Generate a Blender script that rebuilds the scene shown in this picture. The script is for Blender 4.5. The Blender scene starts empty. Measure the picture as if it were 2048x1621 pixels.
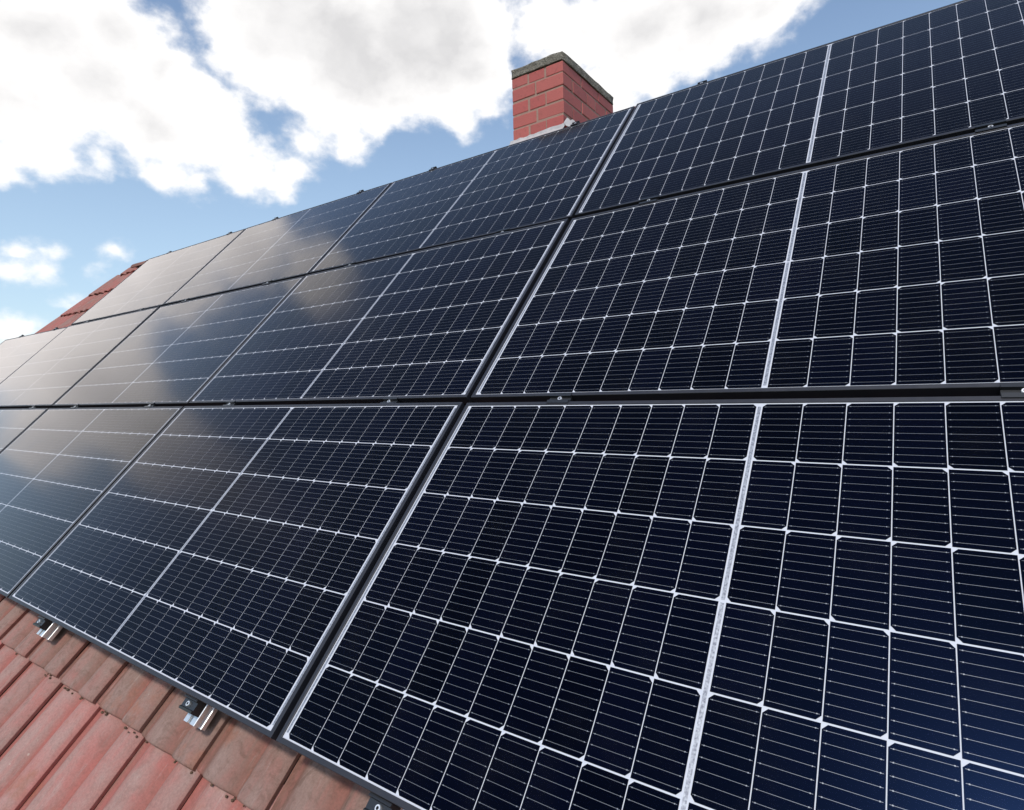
import bpy, math, random
from mathutils import Matrix, Vector

random.seed(7)
S = bpy.context.scene
COL = S.collection
R = math.radians

# ------------------------------------------------------------------ camera
cam_d = bpy.data.cameras.new("camera")
cam = bpy.data.objects.new("camera", cam_d)
COL.objects.link(cam)
S.camera = cam
cam_d.sensor_width = 36.0
cam_d.lens = 36.0 * 1172.93 / 2048
cam_d.clip_start = 0.02
cam_d.clip_end = 20000
_r = Vector((0.823048, 0.567426, -0.024911))
_d = Vector((-0.008025, -0.032237, -0.999448))
_f = Vector((-0.567916, 0.822793, -0.021979))
cm = Matrix.Identity(4)
for i in range(3):
    cm[i][0] = _r[i]
    cm[i][1] = -_d[i]
    cm[i][2] = -_f[i]
    cm[i][3] = (1.166552, -0.757339, 0.752223)[i]
cam.matrix_world = cm

# ------------------------------------------------------------------ view
S.view_settings.view_transform = 'Standard'
S.view_settings.look = 'None'
S.view_settings.gamma = 1.0
S.view_settings.exposure = 0.55
S.view_settings.use_curve_mapping = False
S.cycles.max_bounces = 5
S.cycles.diffuse_bounces = 3
S.cycles.glossy_bounces = 3
S.cycles.transparent_max_bounces = 8
S.cycles.caustics_reflective = False
S.cycles.caustics_refractive = False
S.cycles.sample_clamp_indirect = 4.0

SUN_AZ, SUN_EL = 167.0, 52.0      # azimuth from +Y (up the roof) towards +X


def azel(az, el):
    a, e = R(az), R(el)
    return Vector((math.sin(a) * math.cos(e), math.cos(a) * math.cos(e), math.sin(e)))


# ------------------------------------------------------------------ world: clear sky with cumulus clouds
W = bpy.data.worlds.new("World")
S.world = W
W.use_nodes = True
wt = W.node_tree
wt.nodes.clear()


def wn(kind, **kw):
    n = wt.nodes.new(kind)
    for k, v in kw.items():
        setattr(n, k, v)
    return n


def wmath(op, a, b=None, clamp=False):
    n = wn('ShaderNodeMath', operation=op, use_clamp=clamp)
    n.inputs[2].default_value = 0.25
    for i, v in enumerate((a, b)):
        if v is None:
            continue
        if isinstance(v, (int, float)):
            n.inputs[i].default_value = v
        else:
            wt.links.new(v, n.inputs[i])
    return n.outputs[0]


STRENGTH = 0.12
sky = wn('ShaderNodeTexSky', sky_type='NISHITA', sun_disc=False)
sky.sun_elevation = R(SUN_EL)
sky.sun_rotation = R(SUN_AZ)
sky.air_density = 1.0
sky.dust_density = 0.6
sky.ozone_density = 1.2
tc = wn('ShaderNodeTexCoord')
FLAT = 1.35
sq = wn('ShaderNodeVectorMath', operation='MULTIPLY')
sq.inputs[1].default_value = (1, 1, FLAT)
wt.links.new(tc.outputs['Generated'], sq.inputs[0])

# cumulus puffs: azimuth, elevation, angular radius (degrees)
PUFFS = [(-73.1, 26.2, 5.3), (-68.0, 27.6, 4.0), (-73.8, 21.7, 4.7), (-69.5, 23.7, 4.6), (-64.3, 25.1, 3.2),
         (-65.5, 21.8, 4.0), (-61.4, 23.9, 3.2), (-60.3, 21.2, 3.1), (-72.5, 18.4, 2.2), (-69.0, 18.8, 1.4),
         (-74.6, 17.6, 1.9), (-64.0, 18.4, 1.9), (-62.0, 18.1, 1.3), (-58.0, 19.3, 2.5), (-55.6, 19.0, 2.0),
         (-66.0, 18.6, 0.7), (-59.0, 26.4, 1.0), (-59.7, 28.9, 1.1), (-60.6, 29.4, 0.9), (-53.9, 30.3, 7.1),
         (-58.4, 31.2, 2.5), (-49.1, 28.7, 7.5), (-52.7, 25.8, 3.4), (-41.6, 30.6, 7.7), (-37.4, 28.5, 4.6),
         (-44.6, 26.5, 3.4), (-49.3, 23.1, 2.3), (-39.4, 25.7, 2.4), (-53.7, 22.1, 1.8), (-52.0, 23.3, 1.6),
         (-35.7, 27.4, 2.6), (-34.9, 31.4, 2.5), (-26.3, 30.6, 3.5), (-21.6, 30.5, 5.2), (-16.2, 30.4, 4.9),
         (-12.0, 30.3, 3.3), (-23.1, 27.4, 3.1), (-18.9, 28.4, 2.8), (-8.8, 31.2, 2.4), (-26.4, 27.0, 2.1),
         (-74.2, 11.1, 1.5), (-72.6, 11.4, 0.9), (-75.1, 9.7, 1.1), (-73.4, 9.9, 0.9), (-68.5, 11.8, 0.7),
         (-69.7, 10.1, 0.45), (-68.3, 10.1, 0.45), (-71.0, 7.9, 0.7), (-74.4, 5.7, 1.1), (-75.5, 5.5, 1.1),
         (-30.5, 32.0, 2.6), (-20.5, 26.3, 1.6),
         # the same bank going on to the left, mirrored in the panels
         (-82, 20, 6.5), (-89, 20, 6.0), (-79, 26, 5.0), (-86, 14, 4.0), (-78, 37, 3.4), (-95, 24, 4.0),
         (-99, 28, 3.6), (-103, 31, 3.2), (-106, 34, 2.2), (-75, 31, 4.0), (-93, 17, 4.0)]
# the rest of the sky goes on in the same manner, low banks all round
for k in range(12):
    PUFFS.append((random.uniform(12, 250), random.uniform(4, 26), random.uniform(4, 9)))

# domain warp
nz = wn('ShaderNodeTexNoise', noise_dimensions='3D')
nz.inputs['Scale'].default_value = 10.0
nz.inputs['Detail'].default_value = 6.0
nz.inputs['Roughness'].default_value = 0.52
wt.links.new(sq.outputs[0], nz.inputs['Vector'])
ws = wn('ShaderNodeVectorMath', operation='SUBTRACT')
ws.inputs[1].default_value = (0.5, 0.5, 0.5)
wt.links.new(nz.outputs['Color'], ws.inputs[0])
wsc = wn('ShaderNodeVectorMath', operation='SCALE')
wsc.inputs['Scale'].default_value = 0.085
wt.links.new(ws.outputs[0], wsc.inputs[0])
wa = wn('ShaderNodeVectorMath', operation='ADD')
wt.links.new(sq.outputs[0], wa.inputs[0])
wt.links.new(wsc.outputs[0], wa.inputs[1])
warped = wa.outputs[0]


def field(vec, shift=(0, 0, 0)):
    acc = None
    for az, el, r in PUFFS:
        c = azel(az, el)
        n = wn('ShaderNodeVectorMath', operation='DISTANCE')
        n.inputs[1].default_value = (c.x, c.y, c.z * FLAT)
        wt.links.new(vec, n.inputs[0])
        v = wmath('SUBTRACT', R(r), n.outputs['Value'])
        if acc is None:
            acc = v
        else:
            m = wn('ShaderNodeMath', operation='SMOOTH_MAX')
            wt.links.new(acc, m.inputs[0])
            wt.links.new(v, m.inputs[1])
            m.inputs[2].default_value = 0.02
            acc = m.outputs[0]
    return acc


fld = field(warped)
fine = wn('ShaderNodeTexNoise', noise_dimensions='3D')
fine.inputs['Scale'].default_value = 26.0
fine.inputs['Detail'].default_value = 8.0
fine.inputs['Roughness'].default_value = 0.56
wt.links.new(sq.outputs[0], fine.inputs['Vector'])
f2 = wmath('ADD', wmath('SUBTRACT', fld, 0.006), wmath('MULTIPLY', wmath('SUBTRACT', fine.outputs['Fac'], 0.5), 0.062))
dens = wn('ShaderNodeMapRange', interpolation_type='SMOOTHERSTEP')
dens.inputs['From Min'].default_value = -0.024
dens.inputs['From Max'].default_value = 0.020
wt.links.new(f2, dens.inputs['Value'])
# cloud tone: bright billows, softly greyer thick parts
tone = wn('ShaderNodeTexNoise', noise_dimensions='3D')
tone.inputs['Scale'].default_value = 3.6
tone.inputs['Detail'].default_value = 3.0
tone.inputs['Roughness'].default_value = 0.5
wt.links.new(warped, tone.inputs['Vector'])
thick = wn('ShaderNodeMapRange')
thick.inputs['From Min'].default_value = 0.008
thick.inputs['From Max'].default_value = 0.085
wt.links.new(f2, thick.inputs['Value'])
tn = wn('ShaderNodeMapRange')
tn.inputs['From Min'].default_value = 0.30
tn.inputs['From Max'].default_value = 0.62
wt.links.new(tone.outputs['Fac'], tn.inputs['Value'])
bil = wn('ShaderNodeTexNoise', noise_dimensions='3D')      # smaller billows on top of the broad tone
bil.inputs['Scale'].default_value = 11.0
bil.inputs['Detail'].default_value = 6.0
bil.inputs['Roughness'].default_value = 0.55
wt.links.new(warped, bil.inputs['Vector'])
tb = wmath('ADD', tn.outputs[0], wmath('MULTIPLY', wmath('SUBTRACT', bil.outputs['Fac'], 0.5), 1.5), clamp=True)
shade = wmath('MULTIPLY', thick.outputs[0], wmath('MULTIPLY_ADD', tb, 0.75), clamp=True)
ramp = wn('ShaderNodeMix', data_type='RGBA')
CW = 0.80 / STRENGTH
ramp.inputs['A'].default_value = (CW * 1.0, CW * 0.985, CW * 0.975, 1)
CG = 0.51 / STRENGTH
ramp.inputs['B'].default_value = (CG * 1.0, CG * 0.99, CG * 1.0, 1)
wt.links.new(shade, ramp.inputs['Factor'])
mix = wn('ShaderNodeMix', data_type='RGBA')
wt.links.new(dens.outputs[0], mix.inputs['Factor'])
veil = wn('ShaderNodeMix', data_type='RGBA')      # thin even haze over the blue
sepw = wn('ShaderNodeSeparateXYZ')
wt.links.new(tc.outputs['Generated'], sepw.inputs[0])
hz = wn('ShaderNodeMapRange', interpolation_type='SMOOTHSTEP')   # haze is thicker towards the horizon
hz.inputs['From Min'].default_value = 0.0
hz.inputs['From Max'].default_value = 0.62
hz.inputs['To Min'].default_value = 0.50
hz.inputs['To Max'].default_value = 0.04
wt.links.new(sepw.outputs['Z'], hz.inputs['Value'])
wt.links.new(hz.outputs[0], veil.inputs['Factor'])
veil.inputs['B'].default_value = (0.40 / STRENGTH, 0.52 / STRENGTH, 0.60 / STRENGTH, 1)
wt.links.new(sky.outputs[0], veil.inputs['A'])
wt.links.new(veil.outputs['Result'], mix.inputs['A'])
wt.links.new(ramp.outputs['Result'], mix.inputs['B'])
bg = wn('ShaderNodeBackground')
bg.inputs['Strength'].default_value = STRENGTH
wt.links.new(mix.outputs['Result'], bg.inputs['Color'])
wo = wn('ShaderNodeOutputWorld')
wt.links.new(bg.outputs[0], wo.inputs['Surface'])
W.cycles.sampling_method = 'NONE'

# ------------------------------------------------------------------ sun, veiled by the passing clouds
sl = bpy.data.lights.new("sun", 'SUN')
sl.energy = 1.7
sl.angle = R(6)
sl.color = (1.0, 0.95, 0.88)
so = bpy.data.objects.new("sun", sl)
COL.objects.link(so)
so.rotation_euler = azel(SUN_AZ, SUN_EL).to_track_quat('Z', 'Y').to_euler()
so.location = (0, 0, 30)

# ------------------------------------------------------------------ helpers


def link(o, parent=None, loc=None):
    COL.objects.link(o)
    if parent is not None:
        o.parent = parent
    if loc is not None:
        o.location = loc
    return o


def tag(o, label, cat, group=None, kind=None):
    o["label"] = label
    o["category"] = cat
    if group:
        o["group"] = group
    if kind:
        o["kind"] = kind
    return o


class MB:
    """collects faces for one mesh"""

    def __init__(self):
        self.v, self.f, self.m = [], [], []

    def face(self, pts, mi=0):
        i = len(self.v)
        self.v += [tuple(p) for p in pts]
        self.f.append(tuple(range(i, i + len(pts))))
        self.m.append(mi)

    def box(self, a, b, mi=0, skip=()):
        x0, y0, z0 = a
        x1, y1, z1 = b
        F = {'-z': [(x0, y0, z0), (x0, y1, z0), (x1, y1, z0), (x1, y0, z0)],
             '+z': [(x0, y0, z1), (x1, y0, z1), (x1, y1, z1), (x0, y1, z1)],
             '-y': [(x0, y0, z0), (x1, y0, z0), (x1, y0, z1), (x0, y0, z1)],
             '+y': [(x0, y1, z0), (x0, y1, z1), (x1, y1, z1), (x1, y1, z0)],
             '-x': [(x0, y0, z0), (x0, y0, z1), (x0, y1, z1), (x0, y1, z0)],
             '+x': [(x1, y0, z0), (x1, y1, z0), (x1, y1, z1), (x1, y0, z1)]}
        for k, p in F.items():
            if k not in skip:
                self.face(p, mi)

    def prism(self, poly, z0, z1, mi=0, bottom=True):
        n = len(poly)
        self.face([(x, y, z1) for x, y in poly], mi)
        if bottom:
            self.face([(x, y, z0) for x, y in reversed(poly)], mi)
        for i in range(n):
            (x0, y0), (x1, y1) = poly[i], poly[(i + 1) % n]
            self.face([(x0, y0, z0), (x1, y1, z0), (x1, y1, z1), (x0, y0, z1)], mi)

    def extrude_y(self, prof, y0, y1, mi=0):
        """closed profile in x,z, counter-clockwise seen from -y"""
        n = len(prof)
        for i in range(n):
            (x0, z0), (x1, z1) = prof[i], prof[(i + 1) % n]
            self.face([(x0, y0, z0), (x0, y1, z0), (x1, y1, z1), (x1, y0, z1)], mi)
        self.face([(x, y0, z) for x, z in reversed(prof)][::-1], mi)
        self.face([(x, y1, z) for x, z in prof][::-1], mi)

    def mesh(self, name, mats, merge=True):
        me = bpy.data.meshes.new(name)
        me.from_pydata(self.v, [], self.f)
        for mt in mats:
            me.materials.append(mt)
        me.polygons.foreach_set('material_index', self.m)
        if merge:
            import bmesh
            bm = bmesh.new()
            bm.from_mesh(me)
            bmesh.ops.remove_doubles(bm, verts=bm.verts, dist=1e-6)
            bmesh.ops.recalc_face_normals(bm, faces=bm.faces)
            bm.to_mesh(me)
            bm.free()
        me.update()
        return me


def bevel(o, w, seg=2):
    m = o.modifiers.new("bevel", 'BEVEL')
    m.width = w
    m.segments = seg
    m.limit_method = 'ANGLE'
    m.angle_limit = R(35)
    return o


def smooth(me):
    me.polygons.foreach_set('use_smooth', [True] * len(me.polygons))


# ------------------------------------------------------------------ materials
TE = 0.330                       # exposed length of a roof tile
TILT = 0.021 / TE


class Mat:
    def __init__(self, name):
        self.m = bpy.data.materials.new(name)
        self.m.use_nodes = True
        self.t = self.m.node_tree
        self.t.nodes.clear()
        self.out = self.n('ShaderNodeOutputMaterial')

    def n(self, kind, **kw):
        nd = self.t.nodes.new(kind)
        for k, v in kw.items():
            setattr(nd, k, v)
        return nd

    def l(self, a, b):
        self.t.links.new(a, b)

    def p(self, col=(0.5, 0.5, 0.5), rough=0.5, metal=0.0, spec=0.5):
        b = self.n('ShaderNodeBsdfPrincipled')
        b.inputs['Base Color'].default_value = (*col, 1)
        b.inputs['Roughness'].default_value = rough
        b.inputs['Metallic'].default_value = metal
        b.inputs['Specular IOR Level'].default_value = spec
        self.l(b.outputs[0], self.out.inputs['Surface'])
        self.b = b
        return b

    def noise(self, scale, detail=5, rough=0.55, vec=None, dist=0.0):
        nd = self.n('ShaderNodeTexNoise', noise_dimensions='3D')
        nd.inputs['Scale'].default_value = scale
        nd.inputs['Detail'].default_value = detail
        nd.inputs['Roughness'].default_value = rough
        nd.inputs['Distortion'].default_value = dist
        if vec is not None:
            self.l(vec, nd.inputs['Vector'])
        return nd.outputs['Fac']

    def rng(self, v, a, b, c=0.0, d=1.0):
        nd = self.n('ShaderNodeMapRange')
        for k, x in zip(('From Min', 'From Max', 'To Min', 'To Max'), (a, b, c, d)):
            nd.inputs[k].default_value = x
        self.l(v, nd.inputs['Value'])
        return nd.outputs[0]

    def math(self, op, a, b, clamp=False):
        nd = self.n('ShaderNodeMath', operation=op, use_clamp=clamp)
        for i, v in enumerate((a, b)):
            if isinstance(v, (int, float)):
                nd.inputs[i].default_value = v
            else:
                self.l(v, nd.inputs[i])
        return nd.outputs[0]

    def mix(self, f, a, b, blend='MIX'):
        nd = self.n('ShaderNodeMix', data_type='RGBA', blend_type=blend)
        for k, v in (('Factor', f), ('A', a), ('B', b)):
            if isinstance(v, tuple):
                nd.inputs[k].default_value = (*v, 1)
            elif isinstance(v, (int, float)):
                nd.inputs[k].default_value = v
            else:
                self.l(v, nd.inputs[k])
        return nd.outputs['Result']

    def bump(self, h, strength=0.3, dist=0.01):
        nd = self.n('ShaderNodeBump')
        nd.inputs['Strength'].default_value = strength
        nd.inputs['Distance'].default_value = dist
        self.l(h, nd.inputs['Height'])
        self.l(nd.outputs[0], self.b.inputs['Normal'])

    def obj_coord(self, scale=(1, 1, 1), rnd=10.0):
        """object coordinates, shifted by a random amount per object"""
        c = self.n('ShaderNodeTexCoord').outputs['Object']
        oi = self.n('ShaderNodeObjectInfo')
        off = self.math('MULTIPLY', oi.outputs['Random'], rnd)
        mp = self.n('ShaderNodeVectorMath', operation='MULTIPLY_ADD')
        self.l(c, mp.inputs[0])
        mp.inputs[1].default_value = scale
        cb = self.n('ShaderNodeCombineXYZ')
        for i in range(3):
            self.l(off, cb.inputs[i])
        self.l(cb.outputs[0], mp.inputs[2])
        self.rand = oi.outputs['Random']
        return mp.outputs[0]

    def attr(self, name):
        a = self.n('ShaderNodeAttribute', attribute_type='OBJECT', attribute_name=name)
        return a.outputs['Fac']


# silicon cell
mt = Mat("silicon")
b = mt.p((0.006, 0.008, 0.016), 0.29, 0.0, 0.085)
vec = mt.obj_coord()
c1 = mt.mix(mt.rand, (0.0007, 0.0008, 0.0010), (0.0015, 0.0018, 0.0050))
mt.l(c1, b.inputs['Base Color'])
b.inputs['Specular Tint'].default_value = (0.12, 0.30, 1.0, 1)
M_CELL = mt.m

mt = Mat("tinned_wire")
b = mt.p((0.26, 0.27, 0.30), 0.45, 0.2, 0.4)
M_WIRE = mt.m

mt = Mat("white_backsheet")
b = mt.p((0.64, 0.64, 0.69), 0.6)
M_BACK = mt.m

mt = Mat("tinned_ribbon")
b = mt.p((0.5, 0.5, 0.53), 0.4, 0.5)
vec = mt.obj_coord((1, 1, 1))
nv = mt.noise(220, 4, 0.6, vec)
mt.l(mt.mix(mt.rng(nv, 0.35, 0.65), (0.20, 0.20, 0.235), (0.52, 0.53, 0.56)), b.inputs['Base Color'])
M_RIB = mt.m

# front glass: anti-reflective, mirror-like at a glancing angle
mt = Mat("solar_glass")
lw = mt.n('ShaderNodeLayerWeight')
lw.inputs['Blend'].default_value = 0.5
refl = mt.math('ADD', mt.math('MULTIPLY', mt.math('POWER', lw.outputs['Facing'], 4.6), mt.rng(lw.outputs['Facing'], 0.56, 0.86, 0.24, 1.42)), 0.0012, clamp=True)
tr = mt.n('ShaderNodeBsdfTransparent')
tr.inputs['Color'].default_value = (0.96, 0.97, 0.97, 1)
gl = mt.n('ShaderNodeBsdfGlossy')
# interference tint of the coating: blue-violet at middling angles, neutral when glancing
mt.l(mt.mix(mt.rng(lw.outputs["Facing"], 0.46, 0.68), (0.40, 0.46, 1.0), (1.0, 0.945, 0.925)), gl.inputs['Color'])
gl.inputs['Roughness'].default_value = 0.10
gc = mt.obj_coord()
mt.l(mt.rng(mt.noise(5, 3, 0.5, gc), 0.3, 0.7, 0.075, 0.12), gl.inputs['Roughness'])
ms = mt.n('ShaderNodeMixShader')
mt.l(refl, ms.inputs[0])
mt.l(tr.outputs[0], ms.inputs[1])
mt.l(gl.outputs[0], ms.inputs[2])
df = mt.n('ShaderNodeBsdfDiffuse')
df.inputs['Color'].default_value = (0.5, 0.47, 0.43, 1)
dust = mt.rng(mt.noise(9, 6, 0.62, gc), 0.5, 0.85, 0.0, 0.007)
ms2 = mt.n('ShaderNodeMixShader')
mt.l(dust, ms2.inputs[0])
mt.l(ms.outputs[0], ms2.inputs[1])
mt.l(df.outputs[0], ms2.inputs[2])
mt.l(ms2.outputs[0], mt.out.inputs['Surface'])
M_GLASS = mt.m

mt = Mat("black_anodised_frame")
b = mt.p((0.022, 0.022, 0.028), 0.4, 0.0, 0.5)
vec = mt.obj_coord()
mt.l(mt.rng(mt.noise(40, 4, 0.6, vec), 0.3, 0.7, 0.36, 0.5), b.inputs['Roughness'])
M_FRAME = mt.m

mt = Mat("black_clamp_metal")
b = mt.p((0.018, 0.019, 0.021), 0.36, 0.0, 0.6)
M_CLAMP = mt.m

mt = Mat("stainless_bolt")
b = mt.p((0.88, 0.87, 0.85), 0.45, 0.8)
M_BOLT = mt.m

mt = Mat("mill_aluminium")
b = mt.p((0.86, 0.86, 0.85), 0.4, 0.85)
vec = mt.obj_coord((200, 3, 200))
mt.l(mt.rng(mt.noise(1, 4, 0.6, vec), 0.3, 0.7, 0.34, 0.5), b.inputs['Roughness'])
M_ALU = mt.m

mt = Mat("black_plastic_cap")
mt.p((0.02, 0.018, 0.03), 0.5)
M_CAP = mt.m

# clay tile: red body, grey-brown weathering by course
mt = Mat("clay_tile")
b = mt.p((0.4, 0.13, 0.1), 0.85, 0.0, 0.2)
vec = mt.obj_coord((1, 1, 1))
st = mt.obj_coord((26, 2.2, 4))
streak = mt.noise(1.0, 6, 0.62, st)
blot = mt.noise(9, 6, 0.6, vec, 0.6)
grain = mt.noise(190, 4, 0.7, vec)
red = mt.mix(mt.rng(blot, 0.3, 0.7), (0.47, 0.195, 0.168), (0.42, 0.215, 0.185))
red = mt.mix(mt.math('MULTIPLY', mt.rand, 0.45), red, (0.49, 0.285, 0.250))
grey = mt.mix(mt.rng(blot, 0.34, 0.68), (0.25, 0.160, 0.130), (0.35, 0.240, 0.205))
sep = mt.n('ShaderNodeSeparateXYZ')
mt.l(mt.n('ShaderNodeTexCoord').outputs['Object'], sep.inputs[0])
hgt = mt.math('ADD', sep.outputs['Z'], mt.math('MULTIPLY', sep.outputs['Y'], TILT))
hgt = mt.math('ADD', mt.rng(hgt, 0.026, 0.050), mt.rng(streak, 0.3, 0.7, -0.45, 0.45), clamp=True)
# crowns paler and greyer, troughs darker and redder, following the profile height
red = mt.mix(mt.math('MULTIPLY', hgt, mt.attr('crown_pale')), (0.41, 0.140, 0.115), mt.mix(mt.rng(blot, 0.35, 0.65), red, (0.48, 0.315, 0.275)))
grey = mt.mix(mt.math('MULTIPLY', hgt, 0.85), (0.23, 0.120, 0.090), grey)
w = mt.attr("weather")
wv = mt.math('ADD', mt.math('ADD', w, mt.rng(streak, 0.3, 0.7, -0.35, 0.35)), mt.rng(blot, 0.3, 0.7, -0.25, 0.25), clamp=True)
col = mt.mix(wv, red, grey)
grime = mt.noise(24, 7, 0.68, vec, 1.2)
col = mt.mix(mt.math('MULTIPLY', mt.rng(grime, 0.50, 0.70), mt.math('ADD', mt.math('MULTIPLY', w, 0.5), 0.12)), col, (0.115, 0.066, 0.046))
rust = mt.noise(7, 4, 0.6, mt.obj_coord((1, 1, 1), 37.0))
col = mt.mix(mt.math('MULTIPLY', mt.rng(rust, 0.60, 0.72), 0.55), col, (0.36, 0.13, 0.075))
chalk = mt.noise(1.0, 7, 0.7, mt.obj_coord((60, 7, 10), 53.0))
col = mt.mix(mt.rng(chalk, 0.58, 0.74, 0.0, 0.55), col, (0.46, 0.36, 0.32))
col = mt.mix(mt.rng(grain, 0.35, 0.65, 0.0, 0.45), col, mt.mix(0.6, col, (0.10, 0.06, 0.05)))
vor = mt.n('ShaderNodeTexVoronoi', feature='F1')
vor.inputs['Scale'].default_value = 34
mt.l(vec, vor.inputs['Vector'])
spot = mt.math('MULTIPLY', mt.rng(vor.outputs['Distance'], 0.10, 0.16, 1.0, 0.0), mt.rng(blot, 0.60, 0.66))
col = mt.mix(mt.math('MULTIPLY', spot, 0.65), col, (0.48, 0.38, 0.32))
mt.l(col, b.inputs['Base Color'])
mt.l(mt.rng(streak, 0.3, 0.7, 0.76, 0.96), b.inputs['Roughness'])
mt.bump(mt.math('ADD', mt.math('MULTIPLY', grain, 0.35), mt.noise(45, 5, 0.6, vec)), 0.55, 0.005)
M_TILE = mt.m

mt = Mat("moss")
b = mt.p((0.06, 0.04, 0.022), 0.95)
vec = mt.obj_coord()
mt.l(mt.mix(mt.noise(60, 4, 0.6, vec), (0.07, 0.045, 0.028), (0.17, 0.10, 0.065)), b.inputs['Base Color'])
M_MOSS = mt.m

mt = Mat("roof_underlay")
mt.p((0.05, 0.045, 0.04), 0.9)
M_DECK = mt.m

mt = Mat("red_brick")
b = mt.p((0.40, 0.09, 0.08), 0.62, 0.0, 0.4)
vec = mt.obj_coord()
nv = mt.noise(14, 6, 0.62, vec)
cc = mt.mix(mt.rng(nv, 0.3, 0.7), (0.50, 0.105, 0.090), (0.42, 0.100, 0.084))
cc = mt.mix(mt.math('MULTIPLY', mt.rand, 0.7), cc, (0.54, 0.150, 0.120))
r2 = mt.math('FRACT', mt.math('MULTIPLY', mt.rand, 7.31), 0)
cc = mt.mix(mt.math('MULTIPLY', r2, 0.45), cc, (0.33, 0.085, 0.072))
cc = mt.mix(mt.rng(mt.noise(30, 6, 0.7, vec), 0.55, 0.75, 0.0, 0.6), cc, (0.20, 0.065, 0.05))
sp = mt.noise(120, 3, 0.7, vec)
cc = mt.mix(mt.rng(sp, 0.62, 0.72, 0.0, 0.35), cc, (0.16, 0.06, 0.05))
mt.l(cc, b.inputs['Base Color'])
mt.bump(mt.noise(90, 5, 0.65, vec), 0.35, 0.004)
M_BRICK = mt.m

mt = Mat("mortar")
b = mt.p((0.22, 0.13, 0.09), 0.95)
vec = mt.obj_coord()
mt.l(mt.mix(mt.noise(40, 6, 0.6, vec), (0.30, 0.175, 0.135), (0.44, 0.29, 0.23)), b.inputs['Base Color'])
mt.bump(mt.noise(150, 4, 0.7, vec), 0.6, 0.005)
M_MORTAR = mt.m

mt = Mat("weathered_concrete")
b = mt.p((0.16, 0.14, 0.10), 0.92)
vec = mt.obj_coord()
n1 = mt.noise(22, 7, 0.66, vec)
n2 = mt.noise(85, 5, 0.7, vec)
cc = mt.mix(mt.rng(n1, 0.32, 0.68), (0.20, 0.175, 0.135), (0.46, 0.42, 0.34))
cc = mt.mix(mt.rng(n2, 0.45, 0.62, 0, 0.5), cc, (0.065, 0.056, 0.042))
mt.l(cc, b.inputs['Base Color'])
mt.bump(mt.math('ADD', n1, n2), 1.0, 0.02)
M_CONC = mt.m

mt = Mat("grey_lead_flashing")
b = mt.p((0.52, 0.49, 0.47), 0.5, 0.15)
vec = mt.obj_coord()
mt.l(mt.mix(mt.noise(30, 5, 0.6, vec), (0.36, 0.33, 0.32), (0.66, 0.63, 0.60)), b.inputs['Base Color'])
M_LEAD = mt.m

mt = Mat("meadow")
b = mt.p((0.07, 0.09, 0.035), 0.95)
nv = mt.noise(0.15, 8, 0.6, mt.n('ShaderNodeTexCoord').outputs['Object'])
mt.l(mt.mix(nv, (0.05, 0.075, 0.025), (0.12, 0.115, 0.06)), b.inputs['Base Color'])
M_GROUND = mt.m

# ------------------------------------------------------------------ roof frame of reference
PITCH = R(46.0)
cp, sp_ = math.cos(PITCH), math.sin(PITCH)
ROOF = Matrix(((1, 0, 0, 0), (0, cp, -sp_, 0), (0, sp_, cp, 0), (0, 0, 0, 1)))   # u, v (up the slope), n (outwards)

# ------------------------------------------------------------------ ground far below
g = MB()
g.face([(-6000, -6000, 0), (6000, -6000, 0), (6000, 6000, 0), (-6000, 6000, 0)])
go = link(bpy.data.objects.new("ground", g.mesh("ground", [M_GROUND])), None, (0, 0, -6.5))
go["kind"] = "structure"

# ------------------------------------------------------------------ tiled roof
roof = link(bpy.data.objects.new("tiled_roof", None))
roof.matrix_world = ROOF
tag(roof, "red clay tile roof with weathered brown tiles under the panel edge", "roof")

TP, TE = 0.301, 0.330            # tile pitch across, exposed length
TN = -0.135                      # level of the tile valleys at the lower end
VLOW = -0.149                    # lower edge of the first full course
JOINT = -0.343                   # one of the side joints
VTOP = 3.285                     # ridge line on the slope

deck = MB()
yb = 2.36
deck.box((-6.9, -1.6, TN - 0.09), (4.2, VTOP - 0.02, TN - 0.05))
do = link(bpy.data.objects.new("roof_deck", deck.mesh("roof_deck", [M_DECK])), roof)
# the far slope, falling away behind the ridge
back = MB()
inv = ROOF.inverted()
pts = [(-6.2, 2.36, 2.24), (4.2, 2.36, 2.24), (4.2, 5.6, -1.1), (-7.2, 5.6, -1.1)]
pts2 = [(x, y + 0.0, z - 0.06) for x, y, z in pts]
P1 = [inv @ Vector(p) for p in pts]
P2 = [inv @ Vector(p) for p in pts2]
back.face(P1)
back.face(P2[::-1])
for i in range(4):
    j = (i + 1) % 4
    back.face([P1[i], P2[i], P2[j], P1[j]])
link(bpy.data.objects.new("far_slope", back.mesh("far_slope", [M_TILE])), roof)

# tile profile across the width: (offset, height)
PROF = [(0.0, 0.001), (0.014, 0.0015), (0.030, 0.003), (0.044, 0.010), (0.058, 0.020), (0.076, 0.0275), (0.100, 0.0300),
        (0.124, 0.0280), (0.146, 0.0215), (0.164, 0.0115), (0.178, 0.0040), (0.187, 0.0035), (0.197, 0.0110), (0.210, 0.0220),
        (0.228, 0.0285), (0.252, 0.0305), (0.276, 0.0285), (0.293, 0.0225), (0.304, 0.0150)]
TH = 0.016


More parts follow.
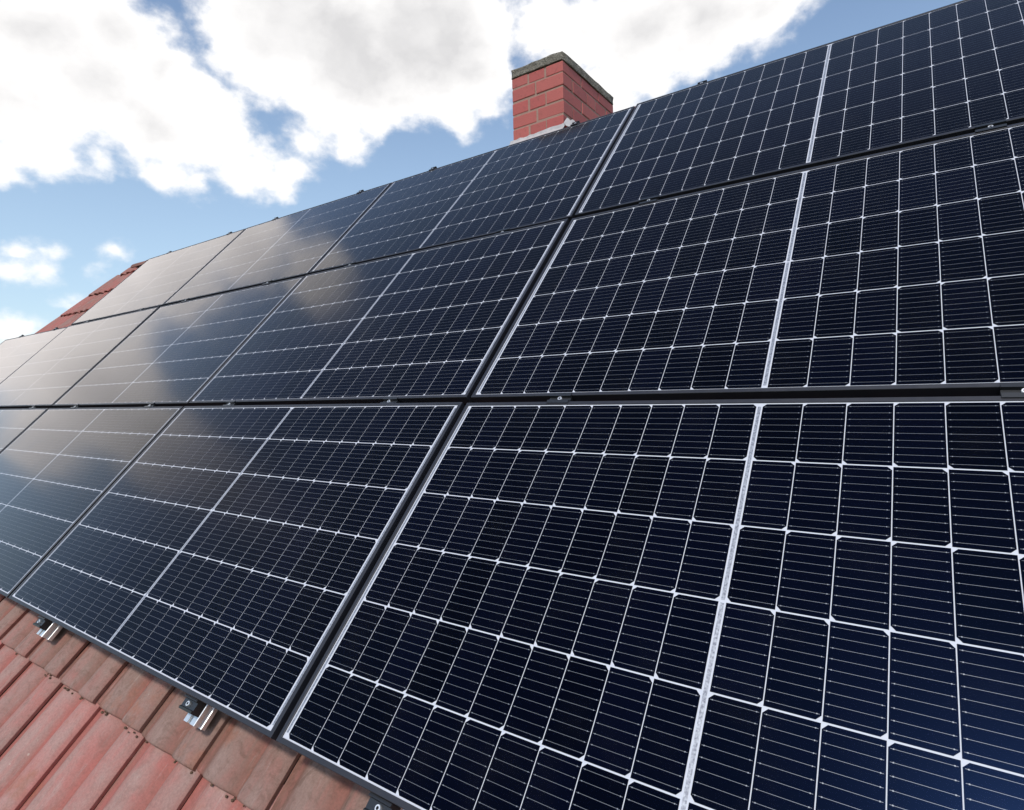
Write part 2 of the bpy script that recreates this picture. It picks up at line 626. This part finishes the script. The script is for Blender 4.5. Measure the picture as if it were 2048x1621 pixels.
def tile_geo(mb, ox=0.0, oy=0.0, on=0.0, verge=False, length=0.40):
    """one interlocking tile; x across, y up the slope from the lower edge"""
    rows = [(0.004, -TH), (0.000, -TH * 0.55), (0.001, -0.004), (0.005, -0.0008), (0.014, 0.0), (0.3 * length, 0.0), (0.65 * length, 0.0), (length, 0.0)]
    grid = []
    for (y, dz) in rows:
        grid.append([(ox + x, oy + y, on + h * (1.0 if y < 0.3 else 0.9) + dz - y * TILT + 0.021) for x, h in PROF])
    for r in range(len(rows) - 1):
        for k in range(len(PROF) - 1):
            mb.face([grid[r][k], grid[r][k + 1], grid[r + 1][k + 1], grid[r + 1][k]])
    # right flank where the tile laps over its neighbour, left flank
    for r in range(len(rows) - 1):
        a, bb = grid[r][-1], grid[r + 1][-1]
        mb.face([a, (a[0] - 0.001, a[1], a[2] - 0.011), (bb[0] - 0.001, bb[1], bb[2] - 0.011), bb])
        a, bb = grid[r][0], grid[r + 1][0]
        dl = 0.07 if verge else 0.012
        mb.face([bb, (bb[0], bb[1], bb[2] - dl), (a[0], a[1], a[2] - dl), a])


def tile_mesh(name, verge=False, length=0.40):
    mb = MB()
    tile_geo(mb, verge=verge, length=length)
    me = mb.mesh(name, [M_TILE])
    smooth(me)
    try:
        me.set_sharp_from_angle(angle=R(50))
    except Exception:
        pass
    return me


ME_TILE = tile_mesh("roof_tile")
ME_VERGE = tile_mesh("verge_tile", True)
TOPL = VTOP - (VLOW + 10 * TE) - 0.01
ME_TILE_T, ME_VERGE_T = tile_mesh("roof_tile", False, TOPL), tile_mesh("verge_tile", True, TOPL)
VERGE = {10: -6.36, 9: -6.62, 8: -6.76, 7: -6.90, 6: -7.05, 5: -7.18}
rest = MB()
count = 0
LEFTJ = JOINT - 23 * TP
for c in range(-4, 11):
    v0 = VLOW + c * TE
    vleft = VERGE.get(c, -7.25)
    k = 0
    k0 = math.floor((vleft - JOINT) / TP)
    for k in range(k0, 15):
        u0 = JOINT + k * TP + (0.012 if c % 2 else 0.0)
        first = (k == k0)
        if first:
            u0 = vleft
        near = (c in (-1, 0) and -2.2 < u0 < 1.0) or (c == -2 and -1.8 < u0 < 0.2)
        edge = (c >= 6 and u0 < -4.9 - 0.15 * (c - 6)) or (c == 5 and u0 < -6.4)
        if near or edge:
            o = bpy.data.objects.new("verge_tile" if first else "roof_tile", (ME_VERGE_T if first else ME_TILE_T) if c == 10 else (ME_VERGE if first else ME_TILE))
            link(o, roof, (u0 + random.uniform(-0.0015, 0.0015), v0 + random.uniform(-0.003, 0.003), TN + random.uniform(-0.0012, 0.0012)))
            o.rotation_euler = (random.uniform(-0.004, 0.004), random.uniform(-0.004, 0.004), random.uniform(-0.004, 0.004))
            if c >= 5:
                o["weather"] = random.uniform(0.0, 0.5)
            elif c >= 0:
                o["weather"] = random.uniform(0.66, 0.95)
            else:
                o["weather"] = random.uniform(0.05, 0.42)
            o["crown_pale"] = 0.15 if c >= 5 else 0.85
            count += 1
        else:
            tile_geo(rest, u0, v0, TN, length=TOPL if c == 10 else 0.40)
me = rest.mesh("roof_tiles", [M_TILE], merge=True)
smooth(me)
ro = link(bpy.data.objects.new("roof_tiles", me), roof)
ro["kind"] = "stuff"
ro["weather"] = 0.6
ro["crown_pale"] = 0.6
print("single tiles", count)

# ridge caps
rm = MB()
N = 9
for i in range(N):
    a0 = math.pi * i / N
    a1 = math.pi * (i + 1) / N
    for (x0, x1, r0, r1) in ((0, 0.36, 0.085, 0.078),):
        def q(a, r, x):
            return (x, r * math.cos(a) * 1.15, r * math.sin(a) * 0.75)
        rm.face([q(a0, r0, x0), q(a0, r1, x1), q(a1, r1, x1), q(a1, r0, x0)])
        rm.face([q(a0, r0 - 0.014, x0), q(a1, r0 - 0.014, x0), q(a1, r1 - 0.014, x1), q(a0, r1 - 0.014, x1)])
        rm.face([q(a0, r0, x0), q(a1, r0, x0), q(a1, r0 - 0.014, x0), q(a0, r0 - 0.014, x0)])
ridge_me = rm.mesh("ridge_tile", [M_TILE])
smooth(ridge_me)
for k in range(31):
    o = bpy.data.objects.new("ridge_tile", ridge_me)
    link(o, roof)
    x = -6.05 + 0.335 * k
    o.matrix_parent_inverse = ROOF.inverted()
    o.matrix_basis = Matrix.Translation((x, 2.36, 2.245))
    o["weather"] = random.uniform(0.7, 1.0)
    o["crown_pale"] = 0.4

# crumbs of moss caught along the course edge
ms_ = MB()
mr = random.Random(3)
for cu in (-1.62, -1.34, -1.30, -1.12, -1.02, -0.86, -0.82, -0.70, -0.66, -0.63, -0.45, -0.36, -0.33, -0.22, -0.18, -0.10, -0.06, 0.02, 0.10):
    for _ in range(mr.randint(1, 4)):
        x, y, r = cu + mr.uniform(-0.03, 0.03), VLOW - mr.uniform(-0.002, 0.010), mr.uniform(0.002, 0.0052)
        fx = (x - JOINT) % TP
        hh = [h for s, h in PROF if s >= fx - 0.012][0]
        z = TN + hh + 0.001 + r * 0.5
        ring = []
        for lat in range(1, 4):
            th = math.pi * lat / 4
            ring.append([(x + r * math.sin(th) * math.cos(a) * mr.uniform(0.7, 1.5), y + r * math.sin(th) * math.sin(a) * mr.uniform(0.6, 1.1), z + r * math.cos(th) * 0.8)
                         for a in [k * math.pi / 3 for k in range(6)]])
        top, bot = (x, y, z + r), (x, y, z - r)
        for k in range(6):
            k2 = (k + 1) % 6
            ms_.face([top, ring[0][k], ring[0][k2]])
            ms_.face([bot, ring[2][k2], ring[2][k]])
            for j in range(2):
                ms_.face([ring[j][k], ring[j + 1][k], ring[j + 1][k2], ring[j][k2]])
mo = link(bpy.data.objects.new("moss", ms_.mesh("moss", [M_MOSS])), roof)
mo["kind"] = "stuff"

# ------------------------------------------------------------------ chimney
CH_R, CH_F, CH_W, CH_D, CH_T = -0.576, 2.3945, 0.371, 0.718, 2.749
chim = link(bpy.data.objects.new("brick_chimney", None), None, (CH_R - CH_W, CH_F, 2.1))
tag(chim, "red brick chimney with a mossy concrete cap rising behind the panels", "chimney")
base = Vector((CH_R - CH_W, CH_F, 2.1))


def chloc(x, y, z):
    return Vector((x, y, z)) - Vector((0, 0, 2.1))


core = MB()
core.box((0.003, 0.003, -0.45), (CH_W - 0.003, CH_D - 0.003, CH_T - 2.1 - 0.002))
link(bpy.data.objects.new("mortar_core", core.mesh("mortar_core", [M_MORTAR])), chim)
COURSE, BH, JT = 0.0835, 0.0730, 0.0105
BM = {}


def brick(x0, x1, y0, y1, z0, z1):
    key = (round(x1 - x0, 4), round(y1 - y0, 4), round(z1 - z0, 4))
    if key not in BM:
        mb = MB()
        dx, dy, dz = key
        mb.box((-dx / 2, -dy / 2, -dz / 2), (dx / 2, dy / 2, dz / 2))
        BM[key] = mb.mesh("brick", [M_BRICK])
    o = bpy.data.objects.new("brick", BM[key])
    j = lambda s: random.uniform(-s, s)
    link(o, chim, ((x0 + x1) / 2 + j(0.0022), (y0 + y1) / 2 + j(0.0022), (z0 + z1) / 2 + j(0.0022)))
    o.rotation_euler = (j(0.006), j(0.006), j(0.006))
    bevel(o, 0.0042, 2)


h = JT / 2
top = CH_T - 2.1
for c in range(8):
    z1 = top + 0.010 - c * COURSE
    z0 = z1 - BH
    if c == 0:
        z1 = top - 0.001
    if c % 2 == 0:
        a = CH_W / 3
        L = CH_D / 3
        xs = [(0, a - h), (a + h, 2 * a - h), (2 * a + h, CH_W)]
        for i, (x0, x1) in enumerate(xs):
            deep = L - h if i != 1 else 0.115
            brick(x0, x1, 0, deep, z0, z1)
            brick(x0, x1, CH_D - deep, CH_D, z0, z1)
        for (x0, x1) in ((0, 0.115), (CH_W - 0.115, CH_W)):
            brick(x0, x1, L + h, 2 * L - h, z0, z1)
    else:
        m = CH_W * (0.47 if c % 4 == 1 else 0.49)
        for (x0, x1) in ((0, m - h), (m + h, CH_W)):
            brick(x0, x1, 0, 0.115, z0, z1)
            brick(x0, x1, CH_D - 0.115, CH_D, z0, z1)
        ys = [0.125, 0.315, 0.44, CH_D - 0.125]
        for (x0, x1) in ((0, 0.115), (CH_W - 0.115, CH_W)):
            for y0, y1 in zip(ys[:-1], ys[1:]):
                brick(x0, x1, y0 if y0 == 0.125 else y0 + h, y1 if y1 == ys[-1] else y1 - h, z0, z1)

# concrete cap, rough and chipped
import bmesh
bm = bmesh.new()
bmesh.ops.create_cube(bm, size=1.0)
ov = 0.005
bmesh.ops.scale(bm, vec=(CH_W + 2 * ov, CH_D + 2 * ov, 0.058), verts=bm.verts)
bmesh.ops.subdivide_edges(bm, edges=bm.edges, cuts=11, use_grid_fill=True)
from mathutils import noise as mnoise
for v in bm.verts:
    p = v.co.copy()
    ex = abs(abs(p.x) - (CH_W / 2 + ov)) < 1e-4
    ey = abs(abs(p.y) - (CH_D / 2 + ov)) < 1e-4
    ez = abs(abs(p.z) - 0.029) < 1e-4
    n = mnoise.noise_vector(p * 17) * 0.0035 + mnoise.noise_vector(p * 46) * 0.002
    v.co += n
    if ex + ey + ez >= 2:
        s = 0.006 * (0.6 + mnoise.noise(p * 23))
        v.co -= Vector((math.copysign(s, p.x) if ex else 0, math.copysign(s, p.y) if ey else 0, math.copysign(s, p.z) if ez else 0))
me = bpy.data.meshes.new("cap")
bm.to_mesh(me)
bm.free()
me.materials.append(M_CONC)
smooth(me)
link(bpy.data.objects.new("cap", me), chim, (CH_W / 2, CH_D / 2, top + 0.0285))

# lead flashing round the foot, crumpled at the near corner
fl = MB()
zf = 2.338 - 2.1
fr_ = random.Random(11)
K = 16
bot, mid_, topl = [], [], []
for i in range(K + 1):
    x = -0.02 + (CH_W + 0.03) * i / K
    wv_ = fr_.uniform(-0.004, 0.004)
    topl.append((x, -0.006 + fr_.uniform(-0.003, 0.001), zf + 0.022 + wv_ + 0.008 * (i / K)))
    mid_.append((x, -0.010 + fr_.uniform(-0.003, 0.002), zf + 0.008 + wv_ * 0.4))
    bot.append((x, -0.075, zf - 0.055))
for i in range(K):
    fl.face([bot[i], bot[i + 1], mid_[i + 1], mid_[i]])
    fl.face([mid_[i], mid_[i + 1], topl[i + 1], topl[i]])
# side skirt and crumpled fold at the corner
prev = None
for i in range(8):
    y = -0.012 + i * 0.035
    x0 = CH_W + 0.006 + (0.004 if i % 2 else -0.001)
    z1 = zf + (0.030, 0.072, 0.066, 0.086, 0.074, 0.050, 0.03, 0.02)[i]
    x2 = CH_W + 0.055 + (0.010 if i % 2 else 0.0)
    cur = [(x0, y, z1), (x0 + 0.014, y + 0.004, z1 - 0.02 + (0.008 if i % 2 else 0)), (x2, y, zf - 0.01 - 0.01 * i)]
    if prev:
        for j in range(2):
            fl.face([prev[j], cur[j], cur[j + 1], prev[j + 1]])
    prev = cur
fm = fl.mesh("flashing", [M_LEAD])
fo = link(bpy.data.objects.new("flashing", fm), chim)
sm = fo.modifiers.new("solid", 'SOLIDIFY')
sm.thickness = 0.002

# ------------------------------------------------------------------ solar panels
A, B = 1.735, 0.9929             # visible laminate inside the frame
GU, GV = 0.0396, 0.0462          # spacing between laminates of neighbouring panels
LIP = 0.0115                     # frame lip seen from above
FH = 0.035                       # frame depth
SM, CS = 0.014, 0.014            # side margin, centre strip
CG, RG, TM = 0.0018, 0.0031, 0.0036
CWD = (A - 2 * SM - CS - 18 * CG) / 20
CHT = (B - 2 * TM - 5 * RG) / 6
Z_GLASS, Z_CELL, Z_BACK = -0.0014, -0.0026, -0.0032


def cell_mesh(name, side):
    """half cell: chamfers on one long side (+1 right, -1 left), nine wires with solder pads"""
    mb = MB()
    w2, h2, c = CWD / 2, CHT / 2, 0.0078
    if side > 0:
        poly = [(-w2, -h2), (w2 - c, -h2), (w2, -h2 + c), (w2, h2 - c), (w2 - c, h2), (-w2, h2)]
    else:
        poly = [(-w2 + c, -h2), (w2, -h2), (w2, h2), (-w2 + c, h2), (-w2, h2 - c), (-w2, -h2 + c)]
    mb.prism(poly, -0.0003, 0.0, 0, bottom=False)
    for k in range(9):
        y = -h2 + CHT * (k + 0.5) / 9
        hw = 0.00024
        z = 0.0002
        mb.face([(-w2 + 0.0025, y - hw, z), (w2 - 0.0025, y - hw, z), (w2 - 0.0025, y + hw, z), (-w2 + 0.0025, y + hw, z)], 1)
        for px in (-w2 + 0.0065, w2 - 0.0065):
            s = 0.0009
            mb.face([(px - s, y - s, z + 0.00012), (px + s, y - s, z + 0.00012), (px + s, y + s, z + 0.00012), (px - s, y + s, z + 0.00012)], 1)
    me = mb.mesh(name, [M_CELL, M_WIRE], merge=False)
    return me


ME_R, ME_L = cell_mesh("solar_cell", 1), cell_mesh("solar_cell", -1)

# frame: four mitred bars
fm_ = MB()
prof = [(0.0, Z_GLASS), (0.0, -0.0004), (0.0006, 0.0), (LIP - 0.0010, 0.0), (LIP, -0.0010), (LIP, -FH), (-0.018, -FH), (-0.018, -FH + 0.002), (LIP - 0.0025, -FH + 0.002), (LIP - 0.0025, Z_BACK - 0.003), (0.0, Z_BACK - 0.003)]


def corner(i, d):
    x = -d if i in (0, 3) else A + d
    y = -d if i in (0, 1) else B + d
    return x, y


for i in range(4):
    j = (i + 1) % 4
    n = len(prof)
    for k in range(n):
        (d0, z0), (d1, z1) = prof[k], prof[(k + 1) % n]
        a0, a1 = corner(i, d0), corner(i, d1)
        b0, b1 = corner(j, d0), corner(j, d1)
        fm_.face([(*a0, z0), (*b0, z0), (*b1, z1), (*a1, z1)])
ME_FRAME = fm_.mesh("frame", [M_FRAME])
gb = MB()
gb.box((0.0002, 0.0002, Z_GLASS - 0.001), (A - 0.0002, B - 0.0002, Z_GLASS), skip=('-z',))
ME_GLASS = gb.mesh("glass", [M_GLASS])
bb_ = MB()
bb_.box((-0.004, -0.004, Z_BACK - 0.002), (A + 0.004, B + 0.004, Z_BACK))
ME_BACK = bb_.mesh("backsheet", [M_BACK])
rb = MB()
rb.box((-0.0026, 0.012, -0.0002), (0.0026, B - 0.012, 0.0002))
ME_RIBS = rb.mesh("ribbon", [M_RIB])
rc = MB()
rc.box((-0.0034, 0.011, -0.0002), (0.0034, B / 2 - 0.003, 0.0002))
rc.box((-0.0034, B / 2 + 0.003, -0.0002), (0.0034, B - 0.011, 0.0002))
ME_RIBC = rc.mesh("ribbon", [M_RIB])

ROWS = {0: 0.0, 1: 0.0023, 2: 0.0062}      # small sideways shift of each row


def panel(row, colm, label):
    t = link(bpy.data.objects.new("solar_panel", None))
    u0 = -colm * (A + GU) + ROWS[row]
    v0 = row * (B + GV)
    jit = Matrix.Rotation(random.uniform(-0.0022, 0.0022), 4, 'X') @ Matrix.Rotation(random.uniform(-0.0014, 0.0014), 4, 'Y')
    t.matrix_world = ROOF @ Matrix.Translation((u0, v0, 0)) @ jit
    tag(t, label, "solar panel", "solar panels on the roof")
    link(bpy.data.objects.new("frame", ME_FRAME), t)
    link(bpy.data.objects.new("backsheet", ME_BACK), t)
    link(bpy.data.objects.new("glass", ME_GLASS), t)
    for x, me_ in ((0.0062, ME_RIBS), (A - 0.0062, ME_RIBS), (A / 2, ME_RIBC)):
        link(bpy.data.objects.new("ribbon", me_), t, (x, 0, Z_BACK + 0.0004))
    for r in range(6):                       # r = 0 top row
        y = B - TM - CHT / 2 - r * (CHT + RG)
        toward = (r % 2 == 0)                # chamfers face the centre strip
        for k in range(20):
            if k < 10:
                x = SM + CWD / 2 + k * (CWD + CG)
                me_ = ME_R if toward else ME_L
            else:
                x = A - SM - CWD / 2 - (19 - k) * (CWD + CG)
                me_ = ME_L if toward else ME_R
            o = bpy.data.objects.new("solar_cell", me_)
            COL.objects.link(o)
            o.parent = t
            o.location = (x, y, Z_CELL)
    return t


PANELS = {
    (0, 0): "black solar panel filling the lower right corner of the photo",
    (0, 1): "solar panel in the bottom row above the two aluminium rail ends",
    (0, 2): "solar panel in the bottom row, second from the left edge of the photo",
    (0, 3): "cut-off solar panel in the bottom row at the left edge of the photo",
    (1, 0): "black solar panel in the middle row at the right edge of the photo",
    (1, 1): "solar panel in the middle row, second from the right",
    (1, 2): "middle row solar panel mirroring grey cloud on its left half, blue on its right",
    (1, 3): "cloud-mirroring solar panel in the middle row, second from the left end",
    (1, 4): "leftmost solar panel of the middle row, sticking out past the row above",
    (2, 0): "solar panel in the top row at the upper right corner of the photo",
    (2, 1): "solar panel in the top row directly in front of the brick chimney",
    (2, 2): "solar panel in the top row, second from the left end",
    (2, 3): "leftmost solar panel of the top row, beside the bare red roof tiles",
}
for (r_, c_), lab in PANELS.items():
    panel(r_, c_, lab)

# ------------------------------------------------------------------ clamps


def bolt_mesh(name):
    """socket head cap screw, axis +z, hexagon recess"""
    mb = MB()
    n = 18
    ro_, ri, hgt = 0.0066, 0.0036, 0.006
    out = [(ro_ * math.cos(2 * math.pi * k / n), ro_ * math.sin(2 * math.pi * k / n)) for k in range(n)]
    ch = [(x * 0.9, y * 0.9) for x, y in out]
    inn = []
    for k in range(n):
        a = 2 * math.pi * k / n
        seg = (a % (math.pi / 3)) - math.pi / 6
        rr = ri * math.cos(math.pi / 6) / math.cos(seg)
        inn.append((rr * math.cos(a), rr * math.sin(a)))
    for k in range(n):
        k2 = (k + 1) % n
        mb.face([(*out[k], 0), (*out[k2], 0), (*out[k2], hgt - 0.001), (*out[k], hgt - 0.001)])
        mb.face([(*out[k], hgt - 0.001), (*out[k2], hgt - 0.001), (*ch[k2], hgt), (*ch[k], hgt)])
        mb.face([(*ch[k], hgt), (*ch[k2], hgt), (*inn[k2], hgt), (*inn[k], hgt)])
        mb.face([(*inn[k], hgt), (*inn[k2], hgt), (*inn[k2], 0.002), (*inn[k], 0.002)], 1)
    mb.face([(*p, 0.002) for p in inn], 1)
    return mb.mesh(name, [M_BOLT, M_CLAMP])


ME_BOLT = bolt_mesh("bolt")
GAPV = GV - 2 * LIP
# mid clamp: wings on both frames, channel between; extruded along x through a y/z profile
mc = MB()
g2 = GAPV / 2
wing = g2 + 0.0075
pr_ = [(-wing, 0.0003), (-g2 + 0.001, 0.0003), (-g2 + 0.001, -0.030), (g2 - 0.001, -0.030), (g2 - 0.001, 0.0003), (wing, 0.0003),
       (wing, 0.0026), (g2 - 0.004, 0.0030), (g2 - 0.0045, -0.005), (-g2 + 0.0045, -0.005), (-g2 + 0.004, 0.0030), (-wing, 0.0026)]
n = len(pr_)
HL = 0.035
for i in range(n):
    (y0, z0), (y1, z1) = pr_[i], pr_[(i + 1) % n]
    mc.face([(-HL, y0, z0), (HL, y0, z0), (HL, y1, z1), (-HL, y1, z1)])
for xs in (-HL, HL):
    for q4 in ((0, 1, 10, 11), (1, 2, 9, 10), (2, 3, 8, 9), (3, 4, 7, 8), (4, 5, 6, 7)):
        mc.face([(xs, *pr_[i]) for i in q4])
ME_MID = mc.mesh("clamp_body", [M_CLAMP])
# end clamp: block against the frame with a low ledge and a hook lip
ec = MB()
pe = [(-0.034, -0.036), (0.0, -0.036), (0.0, -0.012), (0.0, -0.006), (-0.006, -0.004), (-0.008, -0.012), (-0.026, -0.012), (-0.028, -0.008), (-0.034, -0.010)]
n = len(pe)
HE = 0.030
for i in range(n):
    (y0, z0), (y1, z1) = pe[i], pe[(i + 1) % n]
    ec.face([(-HE, y0, z0), (HE, y0, z0), (HE, y1, z1), (-HE, y1, z1)])
for xs in (-HE, HE):
    ec.face([(xs, *p) for p in ((-0.034, -0.036), (0.0, -0.036), (0.0, -0.012), (-0.008, -0.012), (-0.026, -0.012), (-0.034, -0.012))])
    ec.face([(xs, *p) for p in ((0.0, -0.012), (0.0, -0.006), (-0.006, -0.004), (-0.008, -0.012))])
    ec.face([(xs, *p) for p in ((-0.026, -0.012), (-0.028, -0.008), (-0.034, -0.010), (-0.034, -0.012))])
ME_END = ec.mesh("clamp_body", [M_CLAMP])
# upper end clamp: wing over the frame, bolt standing above it
uc = MB()
HT = 0.022
pu = [(-0.0075, 0.0003), (0.001, 0.0003), (0.001, -0.030), (0.030, -0.030), (0.030, 0.0), (0.024, 0.0), (0.023, -0.006), (0.006, -0.006), (0.004, 0.0018), (-0.0075, 0.0016)]
n = len(pu)
for i in range(n):
    (y0, z0), (y1, z1) = pu[i], pu[(i + 1) % n]
    uc.face([(-HT, y0, z0), (HT, y0, z0), (HT, y1, z1), (-HT, y1, z1)])
for xs in (-HT, HT):
    for q4 in ((0, 1, 8, 9), (1, 2, 3, 6, 7, 8), (3, 4, 5, 6)):
        uc.face([(xs, *pu[i]) for i in q4])
ME_TOP = uc.mesh("clamp_body", [M_CLAMP])


def clamp(me_, u, v, label, group, bz, by, tilt=0.0, cat="clamp"):
    t = link(bpy.data.objects.new("panel_clamp", None))
    t.matrix_world = ROOF @ Matrix.Translation((u, v, 0)) @ Matrix.Rotation(random.uniform(-0.02, 0.02), 4, 'Z')
    tag(t, label, cat, group)
    link(bpy.data.objects.new("clamp_body", me_), t)
    b_ = link(bpy.data.objects.new("bolt", ME_BOLT), t, (random.uniform(-0.002, 0.002), by, bz))
    b_.rotation_euler = (tilt, 0, random.uniform(0, 1))
    return t


ORD = ["first", "second", "third", "fourth", "fifth", "sixth", "seventh", "eighth", "ninth"]
vg1 = B + GV / 2
vg2 = 2 * B + 1.5 * GV
low = [1.335, 0.322, -0.373, -1.405, -2.172, -3.16, -3.895]
high = [1.347, 0.322, -0.373, -1.41, -2.188, -3.205, -3.907, -4.943]
for i, u in enumerate(low):
    clamp(ME_MID, u, vg1, "black clamp in the gap above the bottom panel row, %s from the right" % ORD[i],
          "clamps in the gap between bottom and middle rows", -0.005, 0.0)
for i, u in enumerate(high):
    clamp(ME_MID, u, vg2, "black clamp in the gap below the top panel row, %s from the right" % ORD[i],
          "clamps in the gap between middle and top rows", -0.005, 0.0)
vt = 3 * B + 2 * GV + LIP
for i, u in enumerate([0.322, -0.373, -1.425, -2.127, -3.158, -3.846, -4.935]):
    clamp(ME_TOP, u, vt, "small dark clamp along the upper edge of the top row, %s from the right" % ORD[i],
          "clamps along the upper edge of the top row", -0.006, 0.0145)
for u, lab in ((-6.648, "small dark clamp on the far left upper edge of the middle row"),
               (-5.70, "small dark clamp on the middle row edge where the red tiles begin")):
    clamp(ME_TOP, u, 2 * B + GV + LIP, lab, "clamps on the exposed upper edge of the middle row", -0.006, 0.0145)
BOT = -LIP - 0.0008
for u, lab in ((0.322, "black end clamp with steel bolt at the bottom edge of the photo"),
               (-0.379, "black end clamp on the nearer of the two aluminium rail ends"),
               (-1.428, "black end clamp on the farther, left aluminium rail end")):
    clamp(ME_END, u, BOT, lab, "end clamps along the lower panel edge", -0.012, -0.017)

# ------------------------------------------------------------------ mounting rails


def rail(u, label):
    t = link(bpy.data.objects.new("mounting_rail", None))
    t.matrix_world = ROOF @ Matrix.Translation((u, -0.066, -0.0365))
    tag(t, label, "rail", "aluminium mounting rails under the panels")
    mb = MB()
    H_ = 0.040
    # extruded profile with T-slot on top and a stepped, rounded flank
    pf = [(-0.024, -H_), (0.024, -H_), (0.026, -H_ + 0.003), (0.026, -0.026), (0.019, -0.022), (0.019, -0.015), (0.026, -0.011), (0.026, -0.0015), (0.0245, 0.0),
          (0.0065, 0.0), (0.0065, -0.003), (0.011, -0.003), (0.011, -0.011), (-0.011, -0.011), (-0.011, -0.003), (-0.0065, -0.003), (-0.0065, 0.0),
          (-0.0245, 0.0), (-0.026, -0.0015), (-0.026, -0.011), (-0.019, -0.015), (-0.019, -0.022), (-0.026, -0.026), (-0.026, -H_ + 0.003)]
    nn = len(pf)
    for i in range(nn):
        (x0, z0), (x1, z1) = pf[i], pf[(i + 1) % nn]
        mb.face([(x0, 0, z0), (x0, 3.16, z0), (x1, 3.16, z1), (x1, 0, z1)])
    link(bpy.data.objects.new("profile", mb.mesh("profile", [M_ALU])), t)
    cb = MB()
    cb.face([(x, 0.0004, z) for x, z in pf])
    cb.face([(x, 3.1596, z) for x, z in reversed(pf)])
    link(bpy.data.objects.new("end_face", cb.mesh("end_face", [M_CAP])), t)
    # roof hook foot, so that the rail bears on the tiles
    for y in (0.55, 1.6, 2.7):
        hk = MB()
        hk.box((-0.016, y - 0.02, -0.078), (0.016, y + 0.02, -H_))
        link(bpy.data.objects.new("roof_hook", hk.mesh("roof_hook", [M_ALU])), t)
    return t


rail(-0.373, "silver aluminium rail end sticking out onto the tiles, nearer one")
rail(-1.420, "silver aluminium rail end sticking out onto the tiles, farther left one")
rail(0.322, "aluminium rail under the clamp at the bottom edge of the photo")
